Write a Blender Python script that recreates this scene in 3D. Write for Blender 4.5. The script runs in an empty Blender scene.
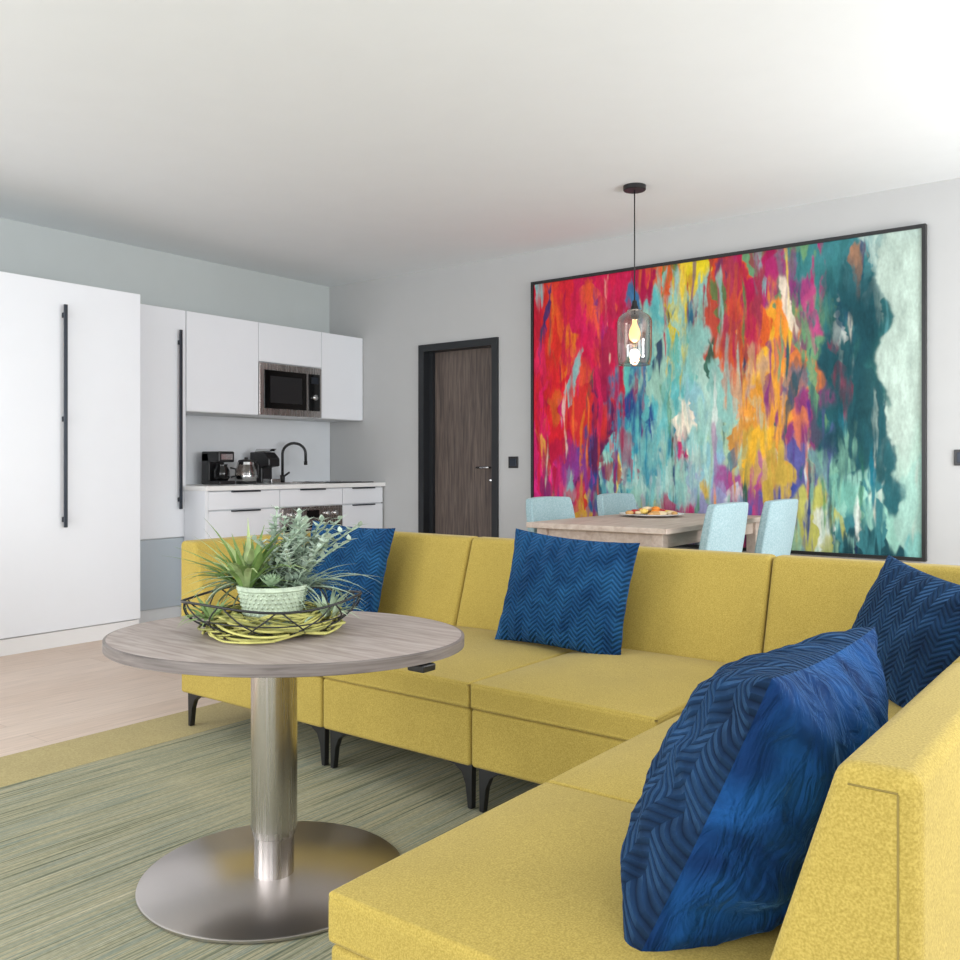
import bpy, bmesh, math, random
import numpy as np
from mathutils import Vector, Matrix, Euler
random.seed(7); np.random.seed(7)
scene = bpy.context.scene
try:
    scene.view_settings.view_transform = 'Standard'
    scene.view_settings.look = 'None'
except Exception: pass

# ------------------------------------------------------------ colours / materials
def lin(h):
    h = h.lstrip('#')
    c = [int(h[i:i+2], 16)/255 for i in (0, 2, 4)]
    return tuple(x/12.92 if x <= 0.04045 else ((x+0.055)/1.055)**2.4 for x in c) + (1.0,)

def newmat(name):
    m = bpy.data.materials.new(name); m.use_nodes = True
    nt = m.node_tree
    return m, nt, nt.nodes['Principled BSDF']

def N(nt, typ, **kw):
    n = nt.nodes.new(typ)
    for k, v in kw.items():
        if hasattr(n, k): setattr(n, k, v)
        else: n.inputs[k].default_value = v
    return n

def ramp(nt, stops, interp='LINEAR'):
    r = nt.nodes.new('ShaderNodeValToRGB'); r.color_ramp.interpolation = interp
    e = r.color_ramp.elements
    while len(e) < len(stops): e.new(0.5)
    for i, (p, c) in enumerate(stops):
        e[i].position = p; e[i].color = c if len(c) == 4 else (*c, 1)
    return r

def coords(nt, scale=(1, 1, 1), kind='Object', rot=(0, 0, 0)):
    tc = nt.nodes.new('ShaderNodeTexCoord'); mp = nt.nodes.new('ShaderNodeMapping')
    mp.inputs['Scale'].default_value = scale; mp.inputs['Rotation'].default_value = rot
    nt.links.new(tc.outputs[kind], mp.inputs['Vector'])
    return mp.outputs['Vector']

def plain(name, hexc, rough=0.5, metal=0.0, var=0.03, scale=6, bump=0.0, bscale=200, spec=0.5, coat=0, sheen=0):
    m, nt, b = newmat(name)
    c = lin(hexc)
    v = coords(nt)
    n = N(nt, 'ShaderNodeTexNoise', Scale=scale, Detail=4.0); nt.links.new(v, n.inputs['Vector'])
    lo = tuple(max(0, x*(1-var)) for x in c[:3]); hi = tuple(min(1, x*(1+var)) for x in c[:3])
    r = ramp(nt, [(0.3, lo), (0.7, hi)]); nt.links.new(n.outputs['Fac'], r.inputs['Fac'])
    nt.links.new(r.outputs['Color'], b.inputs['Base Color'])
    b.inputs['Roughness'].default_value = rough; b.inputs['Metallic'].default_value = metal
    b.inputs['Specular IOR Level'].default_value = spec
    b.inputs['Coat Weight'].default_value = coat
    if sheen: b.inputs['Sheen Weight'].default_value = sheen; b.inputs['Sheen Roughness'].default_value = 0.4
    if bump:
        n2 = N(nt, 'ShaderNodeTexNoise', Scale=bscale, Detail=3.0); nt.links.new(v, n2.inputs['Vector'])
        bp = N(nt, 'ShaderNodeBump', Strength=bump, Distance=0.002); nt.links.new(n2.outputs['Fac'], bp.inputs['Height'])
        nt.links.new(bp.outputs['Normal'], b.inputs['Normal'])
    return m

def fabric(name, hex_lo, hex_hi, scale=420, sheen=0.1, rough=0.92, bump=0.25):
    m, nt, b = newmat(name); v = coords(nt)
    n = N(nt, 'ShaderNodeTexNoise', Scale=scale, Detail=2.0); nt.links.new(v, n.inputs['Vector'])
    r = ramp(nt, [(0.32, lin(hex_lo)), (0.68, lin(hex_hi))]); nt.links.new(n.outputs['Fac'], r.inputs['Fac'])
    nb = N(nt, 'ShaderNodeTexNoise', Scale=5.0, Detail=3.0); nt.links.new(v, nb.inputs['Vector'])
    rb = ramp(nt, [(0.3, (0.95, 0.95, 0.95, 1)), (0.7, (1.03, 1.03, 1.03, 1))]); nt.links.new(nb.outputs['Fac'], rb.inputs['Fac'])
    mx = N(nt, 'ShaderNodeMix', data_type='RGBA', blend_type='MULTIPLY'); mx.inputs[0].default_value = 1
    nt.links.new(r.outputs['Color'], mx.inputs[6]); nt.links.new(rb.outputs['Color'], mx.inputs[7])
    nt.links.new(mx.outputs[2], b.inputs['Base Color'])
    b.inputs['Roughness'].default_value = rough; b.inputs['Specular IOR Level'].default_value = 0.15
    b.inputs['Sheen Weight'].default_value = sheen
    bp = N(nt, 'ShaderNodeBump', Strength=bump, Distance=0.001); nt.links.new(n.outputs['Fac'], bp.inputs['Height'])
    nt.links.new(bp.outputs['Normal'], b.inputs['Normal'])
    return m

def wood(name, hexes, scale=(2, 18, 18), rough=0.5, detail=6.0):
    m, nt, b = newmat(name); v = coords(nt, scale)
    n = N(nt, 'ShaderNodeTexNoise', Scale=2.2, Detail=detail, Distortion=0.6); nt.links.new(v, n.inputs['Vector'])
    st = [(0.28 + 0.44*i/(len(hexes)-1), lin(h)) for i, h in enumerate(hexes)]
    r = ramp(nt, st); nt.links.new(n.outputs['Fac'], r.inputs['Fac'])
    nt.links.new(r.outputs['Color'], b.inputs['Base Color']); b.inputs['Roughness'].default_value = rough
    bp = N(nt, 'ShaderNodeBump', Strength=0.12, Distance=0.001); nt.links.new(n.outputs['Fac'], bp.inputs['Height'])
    nt.links.new(bp.outputs['Normal'], b.inputs['Normal'])
    return m

M = {}
M['wallL'] = plain('wall_paint_sage', '#C2C8C7', 0.9, var=0.01, bump=0.05)
M['wallB'] = plain('wall_paint_grey', '#B7B8B8', 0.9, var=0.01, bump=0.05)
M['ceil'] = plain('ceiling_paint', '#E4E8EA', 0.95, var=0.008)
M['trim'] = plain('trim_white', '#E8E8E8', 0.5, var=0.01)
M['splash'] = plain('backsplash_panel', '#E2E6EA', 0.4, var=0.01)
M['cab'] = plain('cabinet_white', '#E9ECF1', 0.38, var=0.006)
M['cabside'] = plain('cabinet_carcass', '#D9DCDE', 0.5, var=0.01)
M['cabgrey'] = plain('cabinet_grey', '#AEB8C0', 0.4, var=0.01)
M['counter'] = plain('counter_white', '#EDEDEC', 0.3, var=0.01)
M['black'] = plain('black_metal', '#17181A', 0.4, var=0.05)
M['gloss'] = plain('black_gloss', '#0B0B0C', 0.08, var=0.05)
M['blackplastic'] = plain('black_plastic', '#1E1E20', 0.3)
M['chrome'] = plain('chrome', '#C8C8C8', 0.15, 1.0)
M['slate'] = plain('handle_metal', '#3B4048', 0.35, 0.8)
M['frame'] = plain('door_frame_dark', '#1A1D21', 0.45)
M['sofa'] = fabric('mustard_fabric', '#9F8A40', '#BDA657', 360, bump=0.5)
M['piping'] = plain('mustard_seam', '#85743A', 0.9)
M['aqua'] = fabric('aqua_fabric', '#8CA8AE', '#A2BAC0', 120)
M['tablewood'] = wood('grey_oak', ['#8F8079', '#A79A94', '#BBB1AC'], (3, 26, 26))
M['tableedge'] = wood('grey_oak_edge', ['#5D5552', '#857C78'], (3, 3, 60))
M['diningwood'] = wood('pale_ash', ['#B4A194', '#C4B4A8', '#D0C2B6'], (14, 2, 14), detail=3)
M['doorwood'] = wood('smoked_walnut', ['#433B37', '#5C504A', '#6E625A'], (30, 30, 1.8))

def brushed(name, hexc, rough=0.28, mscale=(120, 120, 2), dv=0.05):
    m, nt, b = newmat(name)
    v = coords(nt, mscale)
    n = N(nt, 'ShaderNodeTexNoise', Scale=1.5, Detail=2.0); nt.links.new(v, n.inputs['Vector'])
    r = ramp(nt, [(0.3, (rough-dv,)*3), (0.7, (rough+dv,)*3)]); nt.links.new(n.outputs['Fac'], r.inputs['Fac'])
    nt.links.new(r.outputs['Color'], b.inputs['Roughness'])
    b.inputs['Base Color'].default_value = lin(hexc); b.inputs['Metallic'].default_value = 1
    return m
M['steel'] = brushed('brushed_steel', '#C4BFBC', 0.25)
M['steelbase'] = brushed('brushed_steel_base', '#C0BAB7', 0.30, (2, 2, 2), 0.02)

def glass(name, hexc, blend=0.35, rough=0.03):
    m, nt, b = newmat(name)
    out = nt.nodes['Material Output']
    tr = N(nt, 'ShaderNodeBsdfTransparent'); tr.inputs['Color'].default_value = lin(hexc)
    gl = N(nt, 'ShaderNodeBsdfGlossy'); gl.inputs['Roughness'].default_value = rough
    lw = N(nt, 'ShaderNodeLayerWeight', Blend=blend)
    mr = N(nt, 'ShaderNodeMath', operation='MULTIPLY_ADD'); mr.inputs[1].default_value = 0.75; mr.inputs[2].default_value = 0.10
    nt.links.new(lw.outputs['Facing'], mr.inputs[0])
    mx = N(nt, 'ShaderNodeMixShader')
    nt.links.new(mr.outputs[0], mx.inputs['Fac'])
    nt.links.new(tr.outputs[0], mx.inputs[1]); nt.links.new(gl.outputs[0], mx.inputs[2])
    nt.links.new(mx.outputs[0], out.inputs['Surface'])
    return m
M['smoke'] = glass('smoked_glass', '#D8D0CA', 0.35)
M['clear'] = glass('clear_glass', '#E4ECEC', 0.2)
def emit(name, hexc, s):
    m, nt, b = newmat(name)
    b.inputs['Base Color'].default_value = lin(hexc)
    b.inputs['Emission Color'].default_value = lin(hexc); b.inputs['Emission Strength'].default_value = s
    return m
M['bulb'] = emit('bulb_glow', '#FFC88A', 2.2)

def velvet(name, dark, light, chevron, sheen=0.25, per=0.03, wave=0.0085):
    m, nt, b = newmat(name)
    v = coords(nt)
    n = N(nt, 'ShaderNodeTexNoise', Scale=9.0, Detail=5.0, Distortion=0.8); nt.links.new(v, n.inputs['Vector'])
    r = ramp(nt, [(0.32, lin(dark)), (0.68, lin(light))]); nt.links.new(n.outputs['Fac'], r.inputs['Fac'])
    col = r.outputs['Color']
    b.inputs['Roughness'].default_value = 0.8; b.inputs['Specular IOR Level'].default_value = 0.1
    b.inputs['Sheen Weight'].default_value = sheen; b.inputs['Sheen Roughness'].default_value = 0.3
    b.inputs['Sheen Tint'].default_value = lin('#5C90C8')
    if chevron:
        sx = N(nt, 'ShaderNodeSeparateXYZ'); nt.links.new(v, sx.inputs[0])
        pp = N(nt, 'ShaderNodeMath', operation='PINGPONG'); nt.links.new(sx.outputs['X'], pp.inputs[0]); pp.inputs[1].default_value = per
        ad = N(nt, 'ShaderNodeMath', operation='ADD'); nt.links.new(sx.outputs['Z'], ad.inputs[0]); nt.links.new(pp.outputs[0], ad.inputs[1])
        p2 = N(nt, 'ShaderNodeMath', operation='PINGPONG'); nt.links.new(ad.outputs[0], p2.inputs[0]); p2.inputs[1].default_value = wave
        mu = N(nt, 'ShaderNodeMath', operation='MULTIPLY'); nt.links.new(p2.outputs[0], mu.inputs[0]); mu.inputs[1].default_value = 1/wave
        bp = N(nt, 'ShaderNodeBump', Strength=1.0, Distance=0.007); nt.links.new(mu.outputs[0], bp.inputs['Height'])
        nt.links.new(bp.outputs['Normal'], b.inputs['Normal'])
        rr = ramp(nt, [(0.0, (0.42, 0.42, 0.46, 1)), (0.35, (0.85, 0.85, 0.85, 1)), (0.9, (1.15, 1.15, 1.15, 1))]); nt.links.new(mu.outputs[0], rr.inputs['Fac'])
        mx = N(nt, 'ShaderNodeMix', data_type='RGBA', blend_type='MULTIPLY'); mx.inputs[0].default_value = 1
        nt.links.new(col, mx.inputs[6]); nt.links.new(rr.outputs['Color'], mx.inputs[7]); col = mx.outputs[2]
    else:
        v3 = coords(nt, (14, 14, 5)); n3 = N(nt, 'ShaderNodeTexNoise', Scale=1.6, Detail=4.0, Distortion=1.4); nt.links.new(v3, n3.inputs['Vector'])
        bp = N(nt, 'ShaderNodeBump', Strength=0.8, Distance=0.02); nt.links.new(n3.outputs['Fac'], bp.inputs['Height'])
        nt.links.new(bp.outputs['Normal'], b.inputs['Normal'])
    nt.links.new(col, b.inputs['Base Color'])
    return m
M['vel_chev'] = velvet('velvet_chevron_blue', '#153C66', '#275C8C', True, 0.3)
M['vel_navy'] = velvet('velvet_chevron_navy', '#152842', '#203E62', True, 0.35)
M['vel_smooth'] = velvet('velvet_crushed_blue', '#0B244C', '#1A4C86', False, 0.6)

def floor_mat():
    m, nt, b = newmat('light_oak_planks')
    v = coords(nt)
    br = N(nt, 'ShaderNodeTexBrick', offset=0.37)
    br.inputs['Scale'].default_value = 1.0; br.inputs['Brick Width'].default_value = 1.4; br.inputs['Row Height'].default_value = 0.16
    br.inputs['Mortar Size'].default_value = 0.0012; br.inputs['Bias'].default_value = 0
    br.inputs['Color1'].default_value = lin('#D4C0B0'); br.inputs['Color2'].default_value = lin('#CAB3A1'); br.inputs['Mortar'].default_value = lin('#B09A8B')
    mp = nt.nodes.new('ShaderNodeMapping'); mp.inputs['Rotation'].default_value = (0, 0, math.radians(90))
    nt.links.new(v, mp.inputs['Vector']); nt.links.new(mp.outputs[0], br.inputs['Vector'])
    v2 = coords(nt, (26, 2, 1))
    n = N(nt, 'ShaderNodeTexNoise', Scale=2.5, Detail=6.0); nt.links.new(v2, n.inputs['Vector'])
    r = ramp(nt, [(0.3, (0.86, 0.86, 0.86, 1)), (0.7, (1.04, 1.04, 1.04, 1))]); nt.links.new(n.outputs['Fac'], r.inputs['Fac'])
    mx = N(nt, 'ShaderNodeMix', data_type='RGBA', blend_type='MULTIPLY'); mx.inputs[0].default_value = 1
    nt.links.new(br.outputs['Color'], mx.inputs[6]); nt.links.new(r.outputs['Color'], mx.inputs[7])
    nt.links.new(mx.outputs[2], b.inputs['Base Color']); b.inputs['Roughness'].default_value = 0.42
    return m
M['floor'] = floor_mat()
def rug_mat():
    m, nt, b = newmat('striped_rug')
    v = coords(nt, (110, 1.1, 1))
    n = N(nt, 'ShaderNodeTexNoise', Scale=1.0, Detail=3.0, Roughness=0.6); nt.links.new(v, n.inputs['Vector'])
    r = ramp(nt, [(0.28, lin('#4E574F')), (0.41, lin('#83866F')), (0.50, lin('#AFA88C')), (0.58, lin('#7B867A')), (0.72, lin('#BFB598'))])
    nt.links.new(n.outputs['Fac'], r.inputs['Fac'])
    v2 = coords(nt, (300, 60, 1)); n2 = N(nt, 'ShaderNodeTexNoise', Scale=1.0, Detail=2.0); nt.links.new(v2, n2.inputs['Vector'])
    r2 = ramp(nt, [(0.3, (0.82, 0.82, 0.82, 1)), (0.7, (1.1, 1.1, 1.1, 1))]); nt.links.new(n2.outputs['Fac'], r2.inputs['Fac'])
    mx = N(nt, 'ShaderNodeMix', data_type='RGBA', blend_type='MULTIPLY'); mx.inputs[0].default_value = 1
    nt.links.new(r.outputs['Color'], mx.inputs[6]); nt.links.new(r2.outputs['Color'], mx.inputs[7])
    nt.links.new(mx.outputs[2], b.inputs['Base Color']); b.inputs['Roughness'].default_value = 0.95; b.inputs['Specular IOR Level'].default_value = 0.1
    bp = N(nt, 'ShaderNodeBump', Strength=0.5, Distance=0.003); nt.links.new(n.outputs['Fac'], bp.inputs['Height'])
    nt.links.new(bp.outputs['Normal'], b.inputs['Normal'])
    return m
M['rug'] = rug_mat()
M['rugedge'] = fabric('olive_rug_border', '#9E8F5C', '#B3A472', 180, 0.1)

# ------------------------------------------------------------ geometry helpers
def G(name, loc=(0, 0, 0), rz=0.0, world=True):
    e = bpy.data.objects.new(name, None); scene.collection.objects.link(e)
    e.empty_display_size = 0.1; e.location = loc; e.rotation_euler = (0, 0, rz)
    e['w'] = 1 if world else 0
    return e

def add(name, verts, faces, mat, parent=None, smooth=False, bevel=0, seg=3, mats=None, fm=None):
    me = bpy.data.meshes.new(name); me.from_pydata([tuple(v) for v in verts], [], faces); me.update()
    bm = bmesh.new(); bm.from_mesh(me)
    if fm is None: bmesh.ops.recalc_face_normals(bm, faces=bm.faces)
    bm.to_mesh(me); bm.free()
    ob = bpy.data.objects.new(name, me); scene.collection.objects.link(ob)
    for mm in (mats or [mat]): me.materials.append(mm)
    if fm is not None: me.polygons.foreach_set('material_index', fm)
    if smooth or bevel: me.polygons.foreach_set('use_smooth', [True]*len(me.polygons))
    if bevel:
        md = ob.modifiers.new('bevel', 'BEVEL'); md.width = bevel; md.segments = seg; md.limit_method = 'ANGLE'; md.angle_limit = math.radians(35)
        md.harden_normals = True
    if parent:
        ob.parent = parent
        if parent.get('w'): ob.location = -Vector(parent.location)
    return ob

def boxgeo(x0, x1, y0, y1, z0, z1, off=0):
    v = [(x0, y0, z0), (x1, y0, z0), (x1, y1, z0), (x0, y1, z0), (x0, y0, z1), (x1, y0, z1), (x1, y1, z1), (x0, y1, z1)]
    f = [(0, 3, 2, 1), (4, 5, 6, 7), (0, 1, 5, 4), (1, 2, 6, 5), (2, 3, 7, 6), (3, 0, 4, 7)]
    return v, [tuple(i+off for i in q) for q in f]

def box(name, x0, x1, y0, y1, z0, z1, mat, parent=None, bevel=0, seg=2):
    v, f = boxgeo(x0, x1, y0, y1, z0, z1)
    return add(name, v, f, mat, parent, bevel=bevel, seg=seg)

def boxes(name, lst, mat, parent=None, bevel=0):
    V, F = [], []
    for b in lst:
        v, f = boxgeo(*b, off=len(V)); V += v; F += f
    return add(name, V, F, mat, parent, bevel=bevel)

def prism(name, poly, axis, a0, a1, mat, parent=None, bevel=0, seg=3):
    def mk(p, a):
        return {'x': (a, p[0], p[1]), 'y': (p[0], a, p[1]), 'z': (p[0], p[1], a)}[axis]
    n = len(poly)
    V = [mk(p, a0) for p in poly] + [mk(p, a1) for p in poly]
    F = [tuple(range(n)), tuple(range(2*n-1, n-1, -1))] + [(i, (i+1) % n, n+(i+1) % n, n+i) for i in range(n)]
    return add(name, V, F, mat, parent, bevel=bevel, seg=seg)

def lathe(name, prof, mat, parent=None, c=(0, 0, 0), seg=48, smooth=True, caps=True, sx=1, sy=1, rot=0, autos=True):
    V, F = [], []
    for r, z in prof:
        for i in range(seg):
            a = 2*math.pi*i/seg; x = r*math.cos(a)*sx; y = r*math.sin(a)*sy
            V.append((c[0]+x*math.cos(rot)-y*math.sin(rot), c[1]+x*math.sin(rot)+y*math.cos(rot), c[2]+z))
    for k in range(len(prof)-1):
        for i in range(seg):
            j = (i+1) % seg
            F.append((k*seg+i, k*seg+j, (k+1)*seg+j, (k+1)*seg+i))
    if caps:
        F.append(tuple(range(seg))[::-1]); F.append(tuple((len(prof)-1)*seg+i for i in range(seg)))
    ob = add(name, V, F, mat, parent, smooth=smooth)
    if smooth and autos:
        bm = bmesh.new(); bm.from_mesh(ob.data)
        for e in bm.edges:
            if len(e.link_faces) == 2 and e.calc_face_angle(0) > math.radians(38): e.smooth = False
        bm.to_mesh(ob.data); bm.free()
    return ob

def tubegeo(pts, r, n=8, closed=False, off=0, rr=None):
    P = [Vector(p) for p in pts]; m = len(P); V, F = [], []
    up = Vector((0.123, 0.31, 0.94)).normalized(); prev = None
    for i, p in enumerate(P):
        if closed: t = (P[(i+1) % m]-P[i-1])
        else: t = P[min(i+1, m-1)]-P[max(i-1, 0)]
        if t.length < 1e-9: t = Vector((0, 0, 1))
        t.normalize()
        u = prev if prev is not None else up
        u = (u - t*u.dot(t))
        if u.length < 1e-4: u = t.orthogonal()
        u.normalize(); prev = u; w = t.cross(u)
        rad = rr[i] if rr else r
        for k in range(n):
            a = 2*math.pi*k/n; V.append(p+u*math.cos(a)*rad+w*math.sin(a)*rad)
    rng = m if closed else m-1
    for i in range(rng):
        j = (i+1) % m
        for k in range(n):
            l = (k+1) % n; F.append((off+i*n+k, off+i*n+l, off+j*n+l, off+j*n+k))
    if not closed:
        F.append(tuple(off+k for k in range(n))[::-1]); F.append(tuple(off+(m-1)*n+k for k in range(n)))
    return V, F

def tubes(name, paths, mat, parent=None, n=8):
    V, F = [], []
    for pts, r, cl in paths:
        v, f = tubegeo(pts, r, n, cl, len(V)); V += v; F += f
    return add(name, V, F, mat, parent, smooth=True)

# ------------------------------------------------------------ ROOM SHELL
RX, RY, H = 7.4, -7.2, 2.59
box('floor', -0.2, RX+0.2, RY-0.2, 0.2, -0.1, 0, M['floor'])
box('ceiling', -0.2, RX+0.2, RY-0.2, 0.2, H, H+0.1, M['ceil'])
box('wall_left', -0.15, 0, RY, 0, 0, H, M['wallL'])
DX0, DX1, DZ = 1.04, 1.82, 2.0
boxes('wall_back', [(-0.15, DX0, 0, 0.16, 0, H), (DX1, RX+0.15, 0, 0.16, 0, H), (DX0, DX1, 0, 0.16, DZ, H)], M['wallB'])
wy = [(-6.6, -4.9), (-4.3, -2.6), (-2.0, -0.6)]
L = [(RX, RX+0.15, RY, 0, 0, 0.3), (RX, RX+0.15, RY, 0, 2.4, H)]
ys = [RY] + [v for p in wy for v in p] + [0]
for i in range(0, len(ys), 2): L.append((RX, RX+0.15, ys[i], ys[i+1], 0.3, 2.4))
boxes('wall_right', L, M['wallB'])
wx = [(0.5, 2.6), (3.0, 5.0), (5.3, 7.0)]
L = [(0, RX, RY-0.15, RY, 0, 0.3), (0, RX, RY-0.15, RY, 2.4, H)]
xs = [0] + [v for p in wx for v in p] + [RX]
for i in range(0, len(xs), 2): L.append((xs[i], xs[i+1], RY-0.15, RY, 0.3, 2.4))
boxes('wall_rear', L, M['wallB'])
k = 1
for a, b in wy:
    boxes('window_%d' % k, [(RX+0.03, RX+0.09, a, a+0.06, 0.3, 2.4), (RX+0.03, RX+0.09, b-0.06, b, 0.3, 2.4), (RX+0.03, RX+0.09, a, b, 0.3, 0.36),
        (RX+0.03, RX+0.09, a, b, 2.34, 2.4), (RX+0.03, RX+0.09, (a+b)/2-0.03, (a+b)/2+0.03, 0.3, 2.4)], M['frame']); k += 1
for a, b in wx:
    boxes('window_%d' % k, [(a, a+0.06, RY-0.09, RY-0.03, 0.3, 2.4), (b-0.06, b, RY-0.09, RY-0.03, 0.3, 2.4), (a, b, RY-0.09, RY-0.03, 0.3, 0.36),
        (a, b, RY-0.09, RY-0.03, 2.34, 2.4), ((a+b)/2-0.03, (a+b)/2+0.03, RY-0.09, RY-0.03, 0.3, 2.4)], M['frame']); k += 1
boxes('baseboard_back', [(0.68, DX0, -0.012, 0, 0, 0.08), (DX1, RX, -0.012, 0, 0, 0.08)], M['trim'])
box('baseboard_left', 0, 0.012, RY, -4.42, 0, 0.08, M['trim'])

# interior door
d = G('door_1', ((DX0+DX1)/2, 0.06, 0))
boxes('frame', [(DX0, DX0+0.055, -0.018, 0.16, 0, DZ), (DX1-0.055, DX1, -0.018, 0.16, 0, DZ), (DX0+0.055, DX1-0.055, -0.018, 0.16, DZ-0.055, DZ)], M['frame'], d)
box('leaf', DX0+0.056, DX1-0.056, 0.085, 0.125, 0.005, DZ-0.056, M['doorwood'], d)
box('frame_stop', DX0+0.055, DX0+0.09, 0.05, 0.084, 0, DZ-0.056, M['frame'], d)
tubes('handle', [([(1.70, 0.086, 1.03), (1.70, 0.04, 1.03), (1.69, 0.035, 1.03), (1.58, 0.035, 1.03)], 0.009, False)], M['chrome'], d, 10)
lathe('lock', [(0.022, 0), (0.022, 0.01)], M['chrome'], d, (1.70, 0.07, 0.93), 20)
def plate(name, x, z, w=0.085):
    p = G(name, (x, -0.005, z))
    box('plate', x-w/2, x+w/2, -0.01, 0, z-w/2, z+w/2, M['blackplastic'], p, bevel=0.003)
    box('rocker', x-w/2+0.015, x+w/2-0.015, -0.014, -0.009, z-w/2+0.015, z+w/2-0.015, M['slate'], p, bevel=0.002)
plate('light_switch', 1.956, 1.07); plate('light_switch.001', 4.90, 1.09)

# ------------------------------------------------------------ KITCHEN
c = G('tall_cupboard', (0.35, -3.3, 0))
box('carcass', 0.014, 0.675, -4.40, -2.24, 0.0, 2.11, M['cabside'], c)
box('plinth', 0.6, 0.69, -4.40, -2.24, 0.0, 0.09, M['trim'], c)
ed = [-4.40, -3.325, -2.235]
for i in range(2):
    box('door_%d' % (i+1), 0.68, 0.70, ed[i]+0.002, ed[i+1]-0.002, 0.097, 2.11, M['cab'], c, bevel=0.002)
boxes('handle', [(0.725, 0.737, -2.740, -2.720, 0.69, 1.975), (0.70, 0.728, -2.738, -2.722, 0.72, 0.75), (0.70, 0.728, -2.738, -2.722, 1.90, 1.93),
                 (0.70, 0.728, -2.738, -2.722, 1.30, 1.33)], M['slate'], c, bevel=0.002)
c = G('pantry_cupboard', (0.2, -2.0, 0))
box('carcass', 0.004, 0.389, -2.235, -1.712, 0, 2.11, M['cabside'], c)
box('door', 0.39, 0.41, -2.233, -1.714, 0.56, 2.11, M['cab'], c, bevel=0.002)
box('lower_door', 0.39, 0.408, -2.233, -1.714, 0.09, 0.553, M['cabgrey'], c, bevel=0.002)
boxes('handle', [(0.432, 0.444, -1.780, -1.760, 0.75, 1.97), (0.41, 0.436, -1.778, -1.762, 0.80, 0.83), (0.41, 0.436, -1.778, -1.762, 1.87, 1.90)], M['slate'], c, bevel=0.002)
c = G('wall_cabinet', (0.2, -0.85, 1.42))
ym = [-1.71, -1.09, -0.467, -0.004]
for i in range(3):
    zb = 1.42 if i != 1 else 1.82
    box('carcass_%d' % i, 0.004, 0.389, ym[i]+0.001, ym[i+1]-0.001, zb, 2.11, M['cabside'], c)
    box('door_%d' % i, 0.39, 0.41, ym[i]+0.002, ym[i+1]-0.002, zb+0.003, 2.11, M['cab'], c, bevel=0.002)
c = G('microwave_oven', (0.2, -0.78, 1.42))
box('body', 0.01, 0.389, -1.085, -0.47, 1.425, 1.815, M['steel'], c)
box('fascia', 0.39, 0.415, -1.085, -0.47, 1.425, 1.815, M['steel'], c, bevel=0.004)
box('window', 0.414, 0.421, -1.045, -0.63, 1.475, 1.765, M['gloss'], c, bevel=0.004)
box('inner_screen', 0.420, 0.423, -0.99, -0.68, 1.52, 1.72, M['blackplastic'], c)
box('control_panel', 0.414, 0.420, -0.61, -0.49, 1.475, 1.765, M['gloss'], c, bevel=0.003)
tubes('knob', [([(0.42, -0.55, 1.58), (0.437, -0.55, 1.58)], 0.022, False)], M['chrome'], c, 20)
box('button', 0.419, 0.425, -0.585, -0.515, 1.69, 1.74, M['slate'], c)
c = G('kitchen_base_unit', (0.33, -0.86, 0))
FX = 0.65
box('carcass', 0.004, FX-0.021, -1.705, -0.014, 0.09, 0.875, M['cabside'], c)
box('plinth', 0.05, FX-0.06, -1.70, -0.014, 0, 0.089, M['trim'], c)
box('end_panel', 0.412, FX, -1.728, -1.706, 0, 0.875, M['cab'], c)
cols = [(-1.706, -1.09), (-1.09, -0.467), (-0.467, -0.014)]
for i, (a, b) in enumerate(cols):
    box('drawer_top_%d' % i, FX-0.02, FX, a+0.003, b-0.003, 0.745, 0.868, M['cab'], c, bevel=0.002)
    box('pull_%d' % i, FX-0.002, FX+0.018, (a+b)/2-0.12, (a+b)/2+0.12, 0.862, 0.872, M['slate'], c)
    if i != 1:
        box('drawer_mid_%d' % i, FX-0.02, FX, a+0.003, b-0.003, 0.45, 0.735, M['cab'], c, bevel=0.002)
        box('drawer_low_%d' % i, FX-0.02, FX, a+0.003, b-0.003, 0.10, 0.444, M['cab'], c, bevel=0.002)
        box('pullb_%d' % i, FX-0.002, FX+0.018, (a+b)/2-0.12, (a+b)/2+0.12, 0.728, 0.738, M['slate'], c)
boxes('countertop', [(0.412, FX+0.02, -1.735, -1.712, 0.876, 0.907), (0.004, FX+0.02, -1.711, -0.003, 0.876, 0.907)], M['counter'], c, bevel=0.002)
box('backsplash', 0.001, 0.012, -1.71, -0.004, 0.908, 1.419, M['splash'], c)
c = G('built_in_oven', (0.6, -0.78, 0.1))
box('body', FX-0.019, FX+0.004, -1.085, -0.472, 0.12, 0.738, M['steel'], c, bevel=0.003)
box('panel', FX+0.003, FX+0.009, -1.07, -0.487, 0.635, 0.725, M['steel'], c, bevel=0.003)
box('display', FX+0.008, FX+0.012, -0.84, -0.72, 0.655, 0.71, M['gloss'], c)
for yy in (-1.0, -0.92, -0.64, -0.56):
    tubes('knob', [([(FX+0.008, yy, 0.682), (FX+0.03, yy, 0.682)], 0.018, False)], M['chrome'], c, 18)
box('glass_door', FX+0.003, FX+0.010, -1.06, -0.497, 0.16, 0.60, M['gloss'], c, bevel=0.003)
tubes('handle', [([(FX+0.05, -1.03, 0.575), (FX+0.05, -0.53, 0.575)], 0.009, False), ([(FX+0.0, -1.0, 0.575), (FX+0.05, -1.0, 0.575)], 0.006, False), ([(FX+0.0, -0.56, 0.575), (FX+0.05, -0.56, 0.575)], 0.006, False)], M['chrome'], c)
c = G('ceramic_hob', (0.33, -0.4, 0.907))
box('glass_top', 0.10, 0.58, -0.50, -0.05, 0.9072, 0.915, M['gloss'], c, bevel=0.002)
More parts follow.
